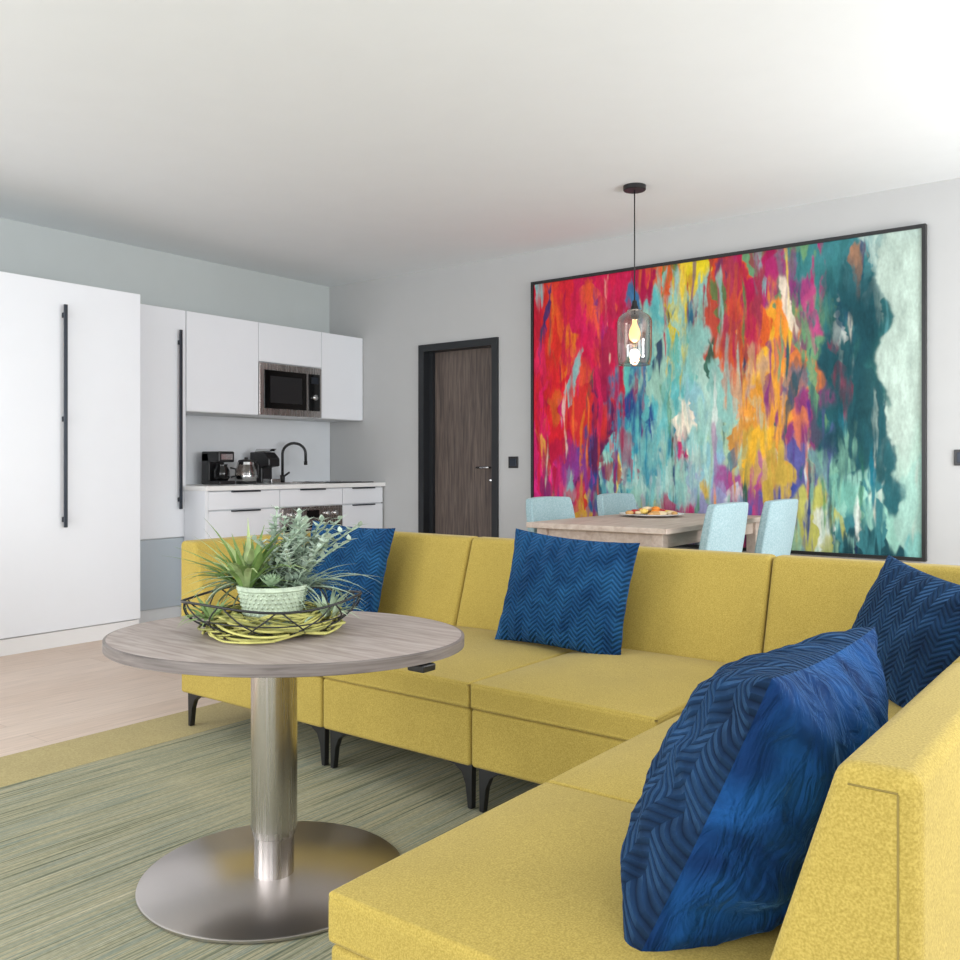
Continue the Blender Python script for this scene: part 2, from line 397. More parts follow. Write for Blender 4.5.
for (x, y, r) in ((0.23, -0.17, 0.07), (0.45, -0.17, 0.08), (0.23, -0.38, 0.08), (0.45, -0.38, 0.07)):
    lathe('ring', [(r, 0), (r, 0.0006), (r-0.003, 0.0006), (r-0.003, 0)], M['slate'], c, (x, y, 0.9151), 32, caps=False)
c = G('kitchen_faucet', (0.12, -0.62, 0.908))
pts = [(0.12, -0.62, 0.9075), (0.12, -0.62, 1.12)]
for i in range(13):
    a = math.pi*i/12
    pts.append((0.12+0.07-0.07*math.cos(a), -0.62+0.06-0.06*math.cos(a), 1.14+0.085*math.sin(a)))
pts.append((0.26, -0.50, 1.07))
tubes('spout', [(pts, 0.011, False), ([(0.12, -0.62, 0.9075), (0.12, -0.62, 0.97)], 0.020, False), ([(0.12, -0.62, 0.95), (0.12, -0.55, 0.99)], 0.008, False),
                ([(0.26, -0.50, 1.08), (0.26, -0.50, 1.05)], 0.014, False)], M['black'], c, 14)
c = G('kitchen_sink', (0.33, -0.75, 0.907))
boxes('rim', [(0.15, 0.17, -0.78, -0.51, 0.9072, 0.912), (0.50, 0.52, -0.78, -0.51, 0.9072, 0.912), (0.17, 0.50, -0.78, -0.76, 0.9072, 0.912), (0.17, 0.50, -0.53, -0.51, 0.9072, 0.912), (0.17, 0.50, -0.76, -0.53, 0.9072, 0.9085)], M['steel'], c)
c = G('coffee_maker', (0.2, -1.28, 0.907))
box('base', 0.10, 0.32, -1.37, -1.23, 0.908, 0.935, M['blackplastic'], c, bevel=0.006)
box('tower', 0.10, 0.19, -1.37, -1.23, 0.93, 1.14, M['blackplastic'], c, bevel=0.008)
box('brew_head', 0.10, 0.31, -1.37, -1.23, 1.07, 1.15, M['blackplastic'], c, bevel=0.01)
box('badge', 0.311, 0.314, -1.35, -1.25, 1.09, 1.13, M['chrome'], c)
lathe('carafe', [(0.045, 0), (0.058, 0.02), (0.058, 0.07), (0.04, 0.105), (0.042, 0.12)], M['gloss'], c, (0.25, -1.30, 0.936), 28)
tubes('handle', [([(0.30, -1.26, 1.03), (0.335, -1.24, 1.02), (0.335, -1.24, 0.97), (0.305, -1.26, 0.96)], 0.007, False)], M['blackplastic'], c)
c = G('glass_kettle', (0.25, -1.07, 0.907))
kc = (0.25, -1.08, 0.908)
lathe('base', [(0.075, 0), (0.08, 0.01), (0.075, 0.02)], M['blackplastic'], c, kc, 32)
lathe('body', [(0.074, 0.021), (0.082, 0.05), (0.08, 0.10), (0.062, 0.155), (0.06, 0.165)], M['smoke'], c, kc, 32)
lathe('band', [(0.076, 0.021), (0.086, 0.05), (0.085, 0.065)], M['chrome'], c, kc, 32)
lathe('band_top', [(0.067, 0.145), (0.064, 0.165)], M['chrome'], c, kc, 32)
lathe('lid', [(0.062, 0.165), (0.055, 0.18), (0.015, 0.185), (0.012, 0.20)], M['blackplastic'], c, kc, 32)
tubes('handle', [([(0.25, -1.02, 1.07), (0.25, -0.985, 1.075), (0.25, -0.965, 1.04), (0.25, -0.975, 0.96), (0.25, -1.0, 0.94)], 0.010, False)], M['blackplastic'], c)
c = G('espresso_machine', (0.25, -0.87, 0.907))
prism('body', [(0.10, 0.913), (0.24, 0.913), (0.24, 1.03), (0.33, 1.04), (0.33, 1.10), (0.27, 1.15), (0.10, 1.15)], 'y', -0.93, -0.82, M['blackplastic'], c, 0.01)
box('drip_tray', 0.24, 0.35, -0.92, -0.83, 0.913, 0.945, M['chrome'], c, bevel=0.004)
prism('lever', [(0.12, 1.15), (0.30, 1.155), (0.33, 1.175), (0.14, 1.175)], 'y', -0.90, -0.85, M['chrome'], c, 0.004)
lathe('water_tank', [(0.03, 0), (0.03, 0.20)], M['smoke'], c, (0.14, -0.79, 0.914), 24)

# ------------------------------------------------------------ PAINTING
PX0, PX1, PZ0, PZ1 = 2.135, 4.725, 0.525, 2.362
rows = [(.04, ['C8203A','D62838','D0204A','C81E50','C8284A','D86030','E2CE28','D24A28','B01850','A82868','B03070','3E7F86','5E9AA0','BCD2CA']),
 (.15, ['E04030','E8582A','D8205A','E8603A','A81848','58A8A0','D8C850','B84A3A','A83850','8A3A78','B84A80','2E6E72','3A7E82','B8CEC4']),
 (.28, ['D83028','E87828','D01848','B82850','60B8B0','7EC4B8','98C4B4','8CC0B8','D8602C','E8A030','6A9A70','1F5560','2A6468','BCD2C6']),
 (.42, ['E02858','D82030','E05038','A01848','3C6E98','5FB5B8','8CCCC8','A8CCC0','C8A080','E8B030','D87A40','1E4E5A','2E6A68','C4D6CA']),
 (.56, ['E01E60','C01840','D03030','5A2050','3A90A8','58B8C0','A8D0C8','8ABCC4','A8C8A8','E0983C','883870','246068','28585E','C0D4C8']),
 (.70, ['E83088','D02468','A02870','2A4688','2E86A0','78B8B8','A8C8C0','88B0C8','A05090','C8A848','5A5A98','88C0A8','286068','B0CEC0']),
 (.84, ['C82878','D83870','8A3A90','2C5C98','5A9EA8','98C8B8','A8B0B8','9898C0','B04878','3C4C98','B8B860','78B8A8','98CCBC','A0C8BC']),
 (.96, ['982868','D04060','D8A840','3A6AA0','70A8A0','C8C068','B83068','88B8A8','C84070','5058A0','98C0A0','3E8088','1F4A54','84BEB6'])]
colpos = [.02, .095, .17, .24, .31, .385, .455, .53, .60, .675, .745, .82, .895, .975]
rng = np.random.RandomState(5)
_lat = {}
def vnoise(x, y, seed):
    if seed not in _lat: _lat[seed] = np.random.RandomState(seed).rand(256, 256)
    r = _lat[seed]
    xi = np.floor(x).astype(int); yi = np.floor(y).astype(int); fx = x-xi; fy = y-yi
    fx = fx*fx*(3-2*fx); fy = fy*fy*(3-2*fy)
    a = r[xi % 256, yi % 256]; b = r[(xi+1) % 256, yi % 256]; cc = r[xi % 256, (yi+1) % 256]; dd = r[(xi+1) % 256, (yi+1) % 256]
    return (a*(1-fx)+b*fx)*(1-fy)+(cc*(1-fx)+dd*fx)*fy - 0.5
def fbm(x, y, seed, o=4):
    s = 0; a = 1
    for i in range(o): s = s+a*vnoise(x*2**i, y*2**i, seed+i); a *= 0.55
    return s
nx, nz = 800, 570
S, R = np.meshgrid(np.linspace(0, 1, nx), np.linspace(0, 1, nz))
Sw = S + 0.085*fbm(S*6, R*4, 10) + 0.018*fbm(S*28, R*16, 30)
Rw = R + 0.17*fbm(S*17, R*1.6, 50, 4) + 0.12*fbm(S*7, R*7, 70)
seeds = []
for r, cl in rows:
    for s, h in zip(colpos, cl):
        seeds.append((s+rng.uniform(-.03, .03), r+rng.uniform(-.055, .055), lin(h)[:3]))
SX = np.array([q[0] for q in seeds]); SR = np.array([q[1] for q in seeds])
def layer(Sw, Rw, ks, kr, pw, cols):
    num = np.zeros((nz, nx, 3)); den = np.zeros((nz, nx))
    for s, r, cc in zip(SX, SR, cols):
        w = (np.exp(-(((Sw-s)/ks)**2+((Rw-r)/kr)**2)*0.8)+1e-5)**pw
        num += w[..., None]*np.array(cc); den += w
    return num/(den[..., None]+1e-60)
allc = [np.array(x[2]) for x in seeds]
C = layer(Sw, Rw, .036, .085, 7, allc)
sh = [allc[rng.choice(np.argsort(((s-SX)/.07)**2+((r-SR)/.20)**2)[1:7])] for s, r in zip(SX, SR)]
S2 = S+.08*fbm(S*8+9, R*4, 410)+.016*fbm(S*40, R*30, 420); R2 = R+.18*fbm(S*20+4, R*2.0, 430, 4)
C2 = layer(S2+.02, R2+.05, .032, .09, 7, sh)
mk = fbm(S*12+3, R*3+3, 440, 5)+.4*fbm(S*60, R*8, 450, 3)
m = (1/(1+np.exp(-(mk-.12)*45)))[..., None]*(S < .93)[..., None]
C = C*(1-m)+C2*m
extra = [np.array(lin(h)[:3]) for h in ('F2E6D0', 'F0D040', 'C82868', '12306C', '1A7E94', 'F08A30', 'A01440', 'E8F0E8', '5A3088', '3C8A50', '205848', '7CC8C8', '1C2C58', '2A6A8A', '1A5A60')]
for i in range(520):
    s0 = rng.rand(); r0 = rng.rand()*1.1-0.08
    big = rng.rand() < .5
    w = rng.uniform(.010, .034) if big else rng.uniform(.0025, .008)
    l = rng.uniform(.06, .22) if big else rng.uniform(.08, .34)
    if s0 > 0.93 and rng.rand() < .92: continue
    order = np.argsort(((s0-SX)/0.07)**2+((r0-SR)/0.18)**2)[:6]
    cc = allc[order[rng.randint(6)]] if rng.rand() < .78 else extra[rng.randint(len(extra))]
    c0, c1 = max(0, int((s0-.08)*nx)), min(nx, int((s0+.08)*nx)); q0, q1 = max(0, int((r0-.06)*nz)), min(nz, int((r0+l+.12)*nz))
    if c1 <= c0 or q1 <= q0: continue
    Sl = S[q0:q1, c0:c1]; Rl = R[q0:q1, c0:c1]
    cen = s0+0.018*fbm(Rl*6+i, Rl*0+i*3.1, 90, 2)+(rng.uniform(-.2, .2)*(Rl-r0) if big else 0)
    ed = w*(0.7+1.1*fbm(Sl*12+i, Rl*16+i, 120, 4))
    m = 1/(1+np.exp(np.clip((np.abs(Sl-cen)-ed)*1500, -30, 30)))
    top = r0+0.06*fbm(Sl*60+i, Rl*0+.5, 140, 3); bot = r0+l+0.18*fbm(Sl*70+i, Rl*0+.5, 150, 3)
    m = m/(1+np.exp(np.clip(-(Rl-top)*300, -30, 30)))/(1+np.exp(np.clip((Rl-bot)*160, -30, 30)))
    dry = np.clip(0.85+1.8*fbm(Sl*80, Rl*8+i, 160, 3), 0, 1)
    m = (m*dry*rng.uniform(.5, .98))[..., None]
    C[q0:q1, c0:c1] = C[q0:q1, c0:c1]*(1-m)+cc*rng.uniform(.8, 1.1)*m
dk = np.array(lin('174650')[:3])
m = np.exp(-(((S+.06*fbm(S*8, R*7, 460)-.856)/.062)**4+((Rw-.42)/.34)**4))*np.clip(.85+1.8*fbm(S*26, R*6, 220), 0, 1)
C = C*(1-m[..., None])+dk*m[..., None]
bnd = 0.942-0.030*np.abs(np.sin(R*10.5+0.4))+0.015*fbm(S*3, R*14, 200, 4)
pale = np.array(lin('B9CDC2')[:3])*(1+0.35*fbm(S*22, R*4, 210)[..., None])
m = (1/(1+np.exp(np.clip(-(S-bnd)*700, -30, 30)))*(1/(1+np.exp((R+.16*fbm(S*30, R*3, 470)-0.66)*40)))*(1/(1+np.exp(-(R-0.02)*60))))[..., None]
C = C*(1-m)+pale*m
C = np.clip(C*(1+0.28*fbm(S*90, R*20, 230, 3)[..., None]), 0, 1)
xs_ = PX0+0.02+S*(PX1-PX0-0.04); zs_ = PZ1-0.02-R*(PZ1-PZ0-0.04)
co = np.stack([xs_, np.full_like(xs_, -0.030), zs_], -1).reshape(-1, 3)
idx = np.arange(nx*nz).reshape(nz, nx)
q = np.stack([idx[:-1, :-1], idx[1:, :-1], idx[1:, 1:], idx[:-1, 1:]], -1).reshape(-1, 4)
pg = G('abstract_painting', ((PX0+PX1)/2, -0.02, (PZ0+PZ1)/2))
me = bpy.data.meshes.new('canvas'); me.vertices.add(len(co)); me.vertices.foreach_set('co', co.ravel())
me.loops.add(q.size); me.loops.foreach_set('vertex_index', q.ravel().astype(np.int32))
me.polygons.add(len(q)); me.polygons.foreach_set('loop_start', np.arange(0, q.size, 4, dtype=np.int32))
try: me.polygons.foreach_set('loop_total', np.full(len(q), 4, dtype=np.int32))
except Exception: pass
me.update(calc_edges=True)
ca = me.color_attributes.new('paint', 'FLOAT_COLOR', 'POINT')
ca.data.foreach_set('color', np.concatenate([C.reshape(-1, 3), np.ones((nx*nz, 1))], 1).astype(np.float32).ravel())
pm, nt, b = newmat('acrylic_paint')
at = N(nt, 'ShaderNodeAttribute', attribute_name='paint')
v = coords(nt, (40, 1, 20)); n = N(nt, 'ShaderNodeTexNoise', Scale=2.0, Detail=5.0); nt.links.new(v, n.inputs['Vector'])
r = ramp(nt, [(0.3, (0.80, 0.80, 0.80, 1)), (0.7, (0.98, 0.98, 0.98, 1))]); nt.links.new(n.outputs['Fac'], r.inputs['Fac'])
mx = N(nt, 'ShaderNodeMix', data_type='RGBA', blend_type='MULTIPLY'); mx.inputs[0].default_value = 1
nt.links.new(at.outputs['Color'], mx.inputs[6]); nt.links.new(r.outputs['Color'], mx.inputs[7]); nt.links.new(mx.outputs[2], b.inputs['Base Color'])
b.inputs['Roughness'].default_value = 0.6; b.inputs['Specular IOR Level'].default_value = 0.15
me.materials.append(pm)
ob = bpy.data.objects.new('canvas', me); scene.collection.objects.link(ob); ob.parent = pg; ob.location = -Vector(pg.location)
box('backing', PX0+0.01, PX1-0.01, -0.028, -0.001, PZ0+0.01, PZ1-0.01, M['black'], pg)
fw = 0.020
boxes('frame', [(PX0, PX0+fw, -0.042, -0.001, PZ0, PZ1), (PX1-fw, PX1, -0.042, -0.001, PZ0, PZ1), (PX0+fw, PX1-fw, -0.042, -0.029, PZ0, PZ0+fw), (PX0+fw, PX1-fw, -0.042, -0.029, PZ1-fw, PZ1)], M['black'], pg)

# ------------------------------------------------------------ PENDANT
px, py = 3.433, -0.93
c = G('pendant_lamp', (px, py, H))
lathe('canopy', [(0.001, 0), (0.062, 0), (0.062, -0.022), (0.058, -0.026), (0.001, -0.026)], M['black'], c, (px, py, H), 36, caps=False)
tubes('cord', [([(px, py, H-0.02), (px, py, 1.94)], 0.0035, False)], M['black'], c)
lathe('socket', [(0.006, 0.05), (0.012, 0.045), (0.016, 0.02), (0.022, 0.01), (0.022, -0.05), (0.016, -0.055)], M['black'], c, (px, py, 1.91), 24)
lathe('cap', [(0.024, 0.004), (0.040, 0.0), (0.040, -0.006)], M['chrome'], c, (px, py, 1.902), 32)
lathe('glass_shade', [(0.040, 0.0), (0.046, -0.012), (0.078, -0.030), (0.092, -0.048), (0.096, -0.068), (0.096, -0.20), (0.094, -0.26), (0.088, -0.295), (0.083, -0.300)], M['smoke'], c, (px, py, 1.905), 48, caps=False, autos=False)
lathe('glass_rim', [(0.083, -0.300), (0.086, -0.304), (0.089, -0.300), (0.086, -0.296), (0.083, -0.300)], M['clear'], c, (px, py, 1.905), 48, caps=False)
lathe('bulb', [(0.012, 0), (0.014, -0.02), (0.028, -0.055), (0.032, -0.08), (0.027, -0.105), (0.012, -0.12), (0.001, -0.123)], M['bulb'], c, (px, py, 1.85), 28)

# ------------------------------------------------------------ DINING SET
c = G('dining_table', (3.5, -0.82, 0))
tx0, tx1, ty0, ty1 = 3.10, 3.90, -1.50, -0.14
box('top', tx0, tx1, ty0, ty1, 0.722, 0.75, M['diningwood'], c, bevel=0.003)
boxes('apron', [(tx0+0.06, tx1-0.06, ty0+0.06, ty0+0.08, 0.65, 0.722), (tx0+0.06, tx1-0.06, ty1-0.08, ty1-0.06, 0.65, 0.722), (tx0+0.06, tx0+0.08, ty0+0.08, ty1-0.08, 0.65, 0.722), (tx1-0.08, tx1-0.06, ty0+0.08, ty1-0.08, 0.65, 0.722)], M['diningwood'], c)
for i, (a, b_) in enumerate([(tx0+.04, ty0+.04), (tx1-.10, ty0+.04), (tx0+.04, ty1-.10), (tx1-.10, ty1-.10)]):
    box('leg_%d' % (i+1), a, a+.06, b_, b_+.06, 0, 0.722, M['diningwood'], c, bevel=0.004)

def dining_chair(name, x, y, rz):
    g = G(name, (x, y, 0), rz, world=False)
    n = 10; V, F = [], []
    for side, yo in ((0, 0.0), (1, 0.045)):
        for j in range(n+1):
            z = 0.40+0.465*j/n
            half = 0.20+0.025*math.sin(math.pi*min(1, j/n*0.9))
            if j == n: half -= 0.008
            for i in range(n+1):
                u = -1+2*i/n
                yy = 0.17+(z-0.40)*0.17+yo - 0.03*u*u*0.9 - (0.008*(1-u*u) if side == 0 else -0.008*(1-u*u))
                V.append((u*half, yy, z+(0.006*(1-u*u) if j == n else 0)))
    m = (n+1)**2
    for s in (0, 1):
        for j in range(n):
            for i in range(n):
                a = s*m+j*(n+1)+i; F.append((a, a+1, a+n+2, a+n+1) if s == 0 else (a, a+n+1, a+n+2, a+1))
    bd = [i for i in range(n+1)]+[j*(n+1)+n for j in range(1, n+1)]+[n*(n+1)+i for i in range(n-1, -1, -1)]+[j*(n+1) for j in range(n-1, 0, -1)]
    for k in range(len(bd)):
        a, b2 = bd[k], bd[(k+1) % len(bd)]; F.append((a, m+a, m+b2, b2))
    add('backrest', V, F, M['aqua'], g, bevel=0.010, seg=3)
    box('seat', -0.22, 0.22, -0.24, 0.20, 0.39, 0.47, M['aqua'], g, bevel=0.025, seg=4)
    for i, (a, b2, t1, t2) in enumerate([(-.19, -.20, -.02, -.02), (.19, -.20, .02, -.02), (-.18, .17, -.02, .05), (.18, .17, .02, .05)]):
        v1, f1 = tubegeo([(a, b2, 0.40), (a+t1, b2+t2, 0.0)], 0.018, 10, rr=[0.02, 0.013])
        add('leg_%d' % (i+1), v1, f1, M['diningwood'], g, smooth=True)
    return g
dining_chair('dining_chair', 3.245, -1.13, math.radians(90))
dining_chair('dining_chair.001', 3.245, -0.36, math.radians(90))
dining_chair('dining_chair.002', 3.85, -1.23, math.radians(-90))
dining_chair('dining_chair.003', 3.91, -0.66, math.radians(-90))

fc = (3.38, -0.62, 0.751)
c = G('food_platter', fc)
lathe('plate', [(0.001, 0), (0.11, 0), (0.185, 0.014), (0.187, 0.018), (0.11, 0.006), (0.001, 0.006)], M['counter'], c, fc, 40, caps=False)
fm_ = [plain('fruit_orange', '#E88A28', 0.4), plain('fruit_red', '#B02A28', 0.35), plain('cheese_yellow', '#EBCB6A', 0.5), plain('bread_crust', '#C89A60', 0.7), plain('bread_pale', '#E2CDA8', 0.7)]
for i in range(44):
    a = random.random()*6.28; rr_ = 0.14*math.sqrt(random.random()); rad = random.uniform(.014, .026)
    prof = [(0.001, -rad*.6)]+[(rad*math.sin(t), -rad*.6*math.cos(t)) for t in (0.5, 1.0, 1.57, 2.1, 2.6)]+[(0.001, rad*.6)]
    lathe('food_%d' % i, prof, fm_[i % 5], c, (fc[0]+rr_*math.cos(a), fc[1]+rr_*math.sin(a), fc[2]+0.008+rad*.6+max(0, (0.11-rr_))*0.28), 12, sx=random.uniform(.8, 1.8), rot=a*3, autos=False)

# ------------------------------------------------------------ SOFA
ZB, ZS, ZT, ZTop = 0.147, 0.322, 0.40, 0.75
sofa = G('sectional_sofa', (4.2, -2.9, 0))
YF, YB0, YB1, YBK = -3.28, -2.56, -2.45, -2.37
XF, XB0, XB1, XBK = 4.76, 5.40, 5.51, 5.59
bx = [2.655, 3.475, 4.12, 4.735]

def cushion(name, x0, x1, y0, y1, z0, z1, bulge=0.018, bev=0.024, mat=None):
    bm = bmesh.new(); bmesh.ops.create_cube(bm, size=2.0)
    bmesh.ops.subdivide_edges(bm, edges=bm.edges[:], cuts=9, use_grid_fill=True)
    for v in bm.verts:
        x, y, z = v.co
        dz = bulge*(1-x**4)*(1-y**4) if z > 0.99 else 0
        v.co = Vector(((x0+x1)/2+x*(x1-x0)/2, (y0+y1)/2+y*(y1-y0)/2, (z0+z1)/2+z*(z1-z0)/2+dz))
    me = bpy.data.meshes.new(name); bm.to_mesh(me); bm.free()
    me.polygons.foreach_set('use_smooth', [True]*len(me.polygons))
    ob = bpy.data.objects.new(name, me); scene.collection.objects.link(ob); me.materials.append(mat or M['sofa'])
    md = ob.modifiers.new('b', 'BEVEL'); md.width = bev; md.segments = 4; md.limit_method = 'ANGLE'; md.angle_limit = math.radians(50); md.harden_normals = True
    ob.parent = sofa; ob.location = -Vector(sofa.location)
    return ob

def leg(x, y, dirx, diry, axis):
    h = ZB+0.004
    prof = [(0, h), (.13, h), (.13, h-.010), (.07, h-.018), (.042, h-.036), (.028, h-.07), (.018, 0.0095), (.002, 0.0095)]
    if axis == 'x':
        poly = [(x+dirx*p, z) for p, z in prof]; prism('leg', poly, 'y', y, y+0.022*diry, M['black'], sofa, 0.003)
    else:
        poly = [(y+diry*p, z) for p, z in prof]; prism('leg', poly, 'x', x, x+0.022*dirx, M['black'], sofa, 0.003)

g = 0.002
BV = 0.019
seat0 = [2.84, bx[1], bx[2]]
for i in range(3):
    x0 = bx[i]; x1 = bx[i+1]
    box('base_%d' % i, x0+g, x1-g, YF+0.004, YBK, ZB, ZS, M['sofa'], sofa, bevel=0.012, seg=3)
    cushion('seat_%d' % i, seat0[i]+g, x1-g, YF, YB0+0.02, ZS+0.001, ZT)
    bp_ = [(YBK, ZS-0.01), (YB0-0.01, ZS-0.01), (YB0, ZT), (YB1, ZTop), (YBK, ZTop)]
    prism('back_%d' % i, bp_, 'x', x0+g, x1-g, M['sofa'], sofa, BV, 4)
    leg(x0+0.012, YF+0.03, 1, 1, 'x'); leg(x1-0.012, YF+0.03, -1, 1, 'x')
    leg(x0+0.012, YBK-0.06, 1, 1, 'x'); leg(x1-0.012, YBK-0.06, -1, 1, 'x')
prism('arm', [(2.655, ZS-0.005), (2.852, ZS-0.005), (2.845, ZT), (2.75, ZTop), (2.655, ZTop)], 'y', YF, YB0-0.005, M['sofa'], sofa, BV, 4)
yb = [-4.447, -3.838, -3.215, YBK]
for i in range(3):
    y0, y1 = yb[i], yb[i+1]
    box('base_r%d' % i, XF+0.004, XBK, y0+g, y1-g, ZB, ZS, M['sofa'], sofa, bevel=0.012, seg=3)
    cushion('seat_r%d' % i, XF, XB0+0.02, y0+g, (y1-g if i < 2 else YB0+0.02), ZS+0.001, ZT+0.001)
    prism('back_r%d' % i, [(XBK, ZS-0.01), (XB0-0.01, ZS-0.01), (XB0, ZT), (XB1, ZTop), (XBK, ZTop)], 'y', y0+g, y1-g, M['sofa'], sofa, BV, 4)
    if i < 2:
        leg(XF+0.03, y0+0.012, 1, 1, 'y'); leg(XF+0.03, y1-0.012, 1, -1, 'y')
    leg(XBK-0.06, y0+0.012, 1, 1, 'y'); leg(XBK-0.06, y1-0.012, 1, -1, 'y')
prism('back_corner', [(YBK, ZS-0.01), (YB0-0.01, ZS-0.01), (YB0, ZT), (YB1, ZTop), (YBK, ZTop)], 'x', bx[3]+g, XBK-0.005, M['sofa'], sofa, BV, 4)
ye = yb[0]+g-0.0002
tubes('stitch_end', [([(XBK-0.021, ye, ZTop-0.022), (XBK-0.021, ye, 0.34)], 0.0011, False),
                     ([(XB1+0.012, ye, ZTop-0.021), (XBK-0.021, ye, ZTop-0.021)], 0.0011, False)], M['piping'], sofa, 6)

# ------------------------------------------------------------ CUSHIONS
def pillow(name, loc, rot, w=0.44, h=0.44, t=0.17, front='vel_chev', back='vel_smooth', seed=1, wr_=0.009, pe=0.5, crease=0.004, rnd=2.6):
    n = 72; V, F, FM = [], [], []
    lin_ = np.sin(np.linspace(-1, 1, n+1)*math.pi/2)*0.6+np.linspace(-1, 1, n+1)*0.4
    uu, vv = np.meshgrid(lin_, lin_)
    for side in (-1, 1):
        P_ = (np.clip(1-np.abs(uu)**rnd, 0, 1)*np.clip(1-np.abs(vv)**rnd, 0, 1))**pe
        pin = 1-0.07*(1-vv*vv)*np.abs(uu)**3; pin2 = 1-0.07*(1-uu*uu)*np.abs(vv)**3
        x = uu*w/2*pin; z = vv*h/2*pin2
        wr = wr_*fbm(uu*2.2+seed+40, vv*2.2+47+side, 300+seed, 4)*P_**.5
        rad = uu*uu+vv*vv
        wr = wr+crease*np.sin(13*np.arctan2(vv, uu)+seed+3*fbm(uu*1.5+20, vv*1.5+20, 400, 2))*P_**.4*np.clip(rad, 0, 1)*0.8
        wr = wr+crease*0.8*np.sin((uu+.3*fbm(uu*2+9, vv*2+9, 500, 2))*19)*P_**.3*np.abs(vv)**5
        wr = wr+crease*0.8*np.sin((vv+.3*fbm(uu*2+9, vv*2+9, 510, 2))*19)*P_**.3*np.abs(uu)**5
        y = side*(t/2*P_+wr+0.0012)
        V += [tuple(a) for a in np.stack([x, y, z], -1).reshape(-1, 3)]
    m = (n+1)**2
    for s in (0, 1):
        for j in range(n):
            for i in range(n):
                a = s*m+j*(n+1)+i
                F.append((a, a+1, a+n+2, a+n+1) if s == 0 else (a, a+n+1, a+n+2, a+1)); FM.append(0 if s == 0 else 1)
    bd = [i for i in range(n+1)]+[j*(n+1)+n for j in range(1, n+1)]+[n*(n+1)+i for i in range(n-1, -1, -1)]+[j*(n+1) for j in range(n-1, 0, -1)]
    for k in range(len(bd)):
        a, b2 = bd[k], bd[(k+1) % len(bd)]; F.append((a, m+a, m+b2, b2)); FM.append(0)
    ob = add(name, V, F, None, None, smooth=True, mats=[M[front], M[back]], fm=FM)
    ob.rotation_euler = Euler(rot, 'XYZ'); ob.location = loc
    return ob
R_ = math.radians
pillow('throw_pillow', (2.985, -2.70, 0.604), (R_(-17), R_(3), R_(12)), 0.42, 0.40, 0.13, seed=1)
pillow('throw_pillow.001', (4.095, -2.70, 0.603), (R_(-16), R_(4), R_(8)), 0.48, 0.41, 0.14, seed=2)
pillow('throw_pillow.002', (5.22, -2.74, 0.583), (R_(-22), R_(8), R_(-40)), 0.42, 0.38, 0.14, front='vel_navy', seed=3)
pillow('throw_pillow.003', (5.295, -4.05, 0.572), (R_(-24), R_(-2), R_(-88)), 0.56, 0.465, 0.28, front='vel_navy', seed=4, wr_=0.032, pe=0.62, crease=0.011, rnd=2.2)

# ------------------------------------------------------------ RUG
c = G('striped_rug', (4.2, -4.2, 0))
box('pile', 2.78, 6.6, -6.6, -2.15, 0.0, 0.008, M['rug'], c)
box('border', 2.47, 2.78, -6.6, -2.15, 0.0, 0.0085, M['rugedge'], c)

# ------------------------------------------------------------ PEDESTAL TABLE
tx, ty = 3.98, -3.90; tz = 0.626; rz = math.radians(28)
c = G('pedestal_table', (tx, ty, 0))
z0 = 0.0088
lathe('base_plate', [(0.001, z0), (0.323, z0), (0.328, z0+0.004), (0.328, z0+0.009), (0.324, z0+0.012), (0.001, z0+0.012)], M['steelbase'], c, (tx, ty, 0), 96, caps=False)
lathe('lower_column', [(0.049, z0+0.012), (0.049, 0.16)], M['steel'], c, (tx, ty, 0), 64)
lathe('collar', [(0.051, 0.118), (0.053, 0.12), (0.053, 0.135), (0.0575, 0.137), (0.0575, tz-0.05)], M['steel'], c, (tx, ty, 0), 64)
lathe('mount', [(0.16, tz-0.05), (0.16, tz-0.028)], M['black'], c, (tx, ty, 0), 40)
tc_ = (tx+0.028, ty+0.016, 0)
lathe('top', [(0.001, tz-0.001), (0.985, tz-0.001), (0.985, tz), (0.001, tz)], M['tablewood'], c, tc_, 120, caps=False, sx=0.452, sy=0.365, rot=rz)
lathe('edge', [(0.985, tz-0.028), (1.0, tz-0.026), (1.0, tz-0.002), (0.984, tz+0.0002)], M['tableedge'], c, tc_, 120, caps=False, sx=0.452, sy=0.365, rot=rz)
lathe('underside', [(0.001, tz-0.028), (0.985, tz-0.028)], M['tableedge'], c, tc_, 120, caps=False, sx=0.452, sy=0.365, rot=rz)
box('height_lever', 4.395, 4.445, -3.86, -3.815, tz-0.046, tz-0.029, M['blackplastic'], c, bevel=0.004)

# ------------------------------------------------------------ CENTREPIECE
vr = Vector((0.793, 0.609, 0)); vf = Vector((-0.609, 0.793, 0))
bc = Vector((3.967, -3.893, tz+0.001))
c = G('succulent_arrangement', bc)
P = []
BR = 0.222
def ring(r, z, wob=0.0):
    return [(bc.x+r*math.cos(a), bc.y+r*math.sin(a), bc.z+z+wob*math.sin(3*a)) for a in [2*math.pi*i/48 for i in range(48)]]
P.append((ring(BR, 0.088, 0.008), 0.0032, True)); P.append((ring(0.10, 0.004), 0.003, True)); P.append((ring(BR-.032, 0.045, 0.003), 0.0018, True))
nw = 10
for i in range(nw):
    for sgn in (1, -1):
        pts = []
        for k in range(9):
            t = k/8; a = 2*math.pi*i/nw+sgn*t*0.6
            r = 0.10+(BR-.10)*math.sin(t*math.pi/2); z = 0.004+0.084*t**1.5
            pts.append((bc.x+r*math.cos(a), bc.y+r*math.sin(a), bc.z+z+0.008*math.sin(3*a)*t))
        P.append((pts, 0.0020, False))
tubes('wire_basket', P, M['black'], c, 6)
Pn = []; Pn2 = []
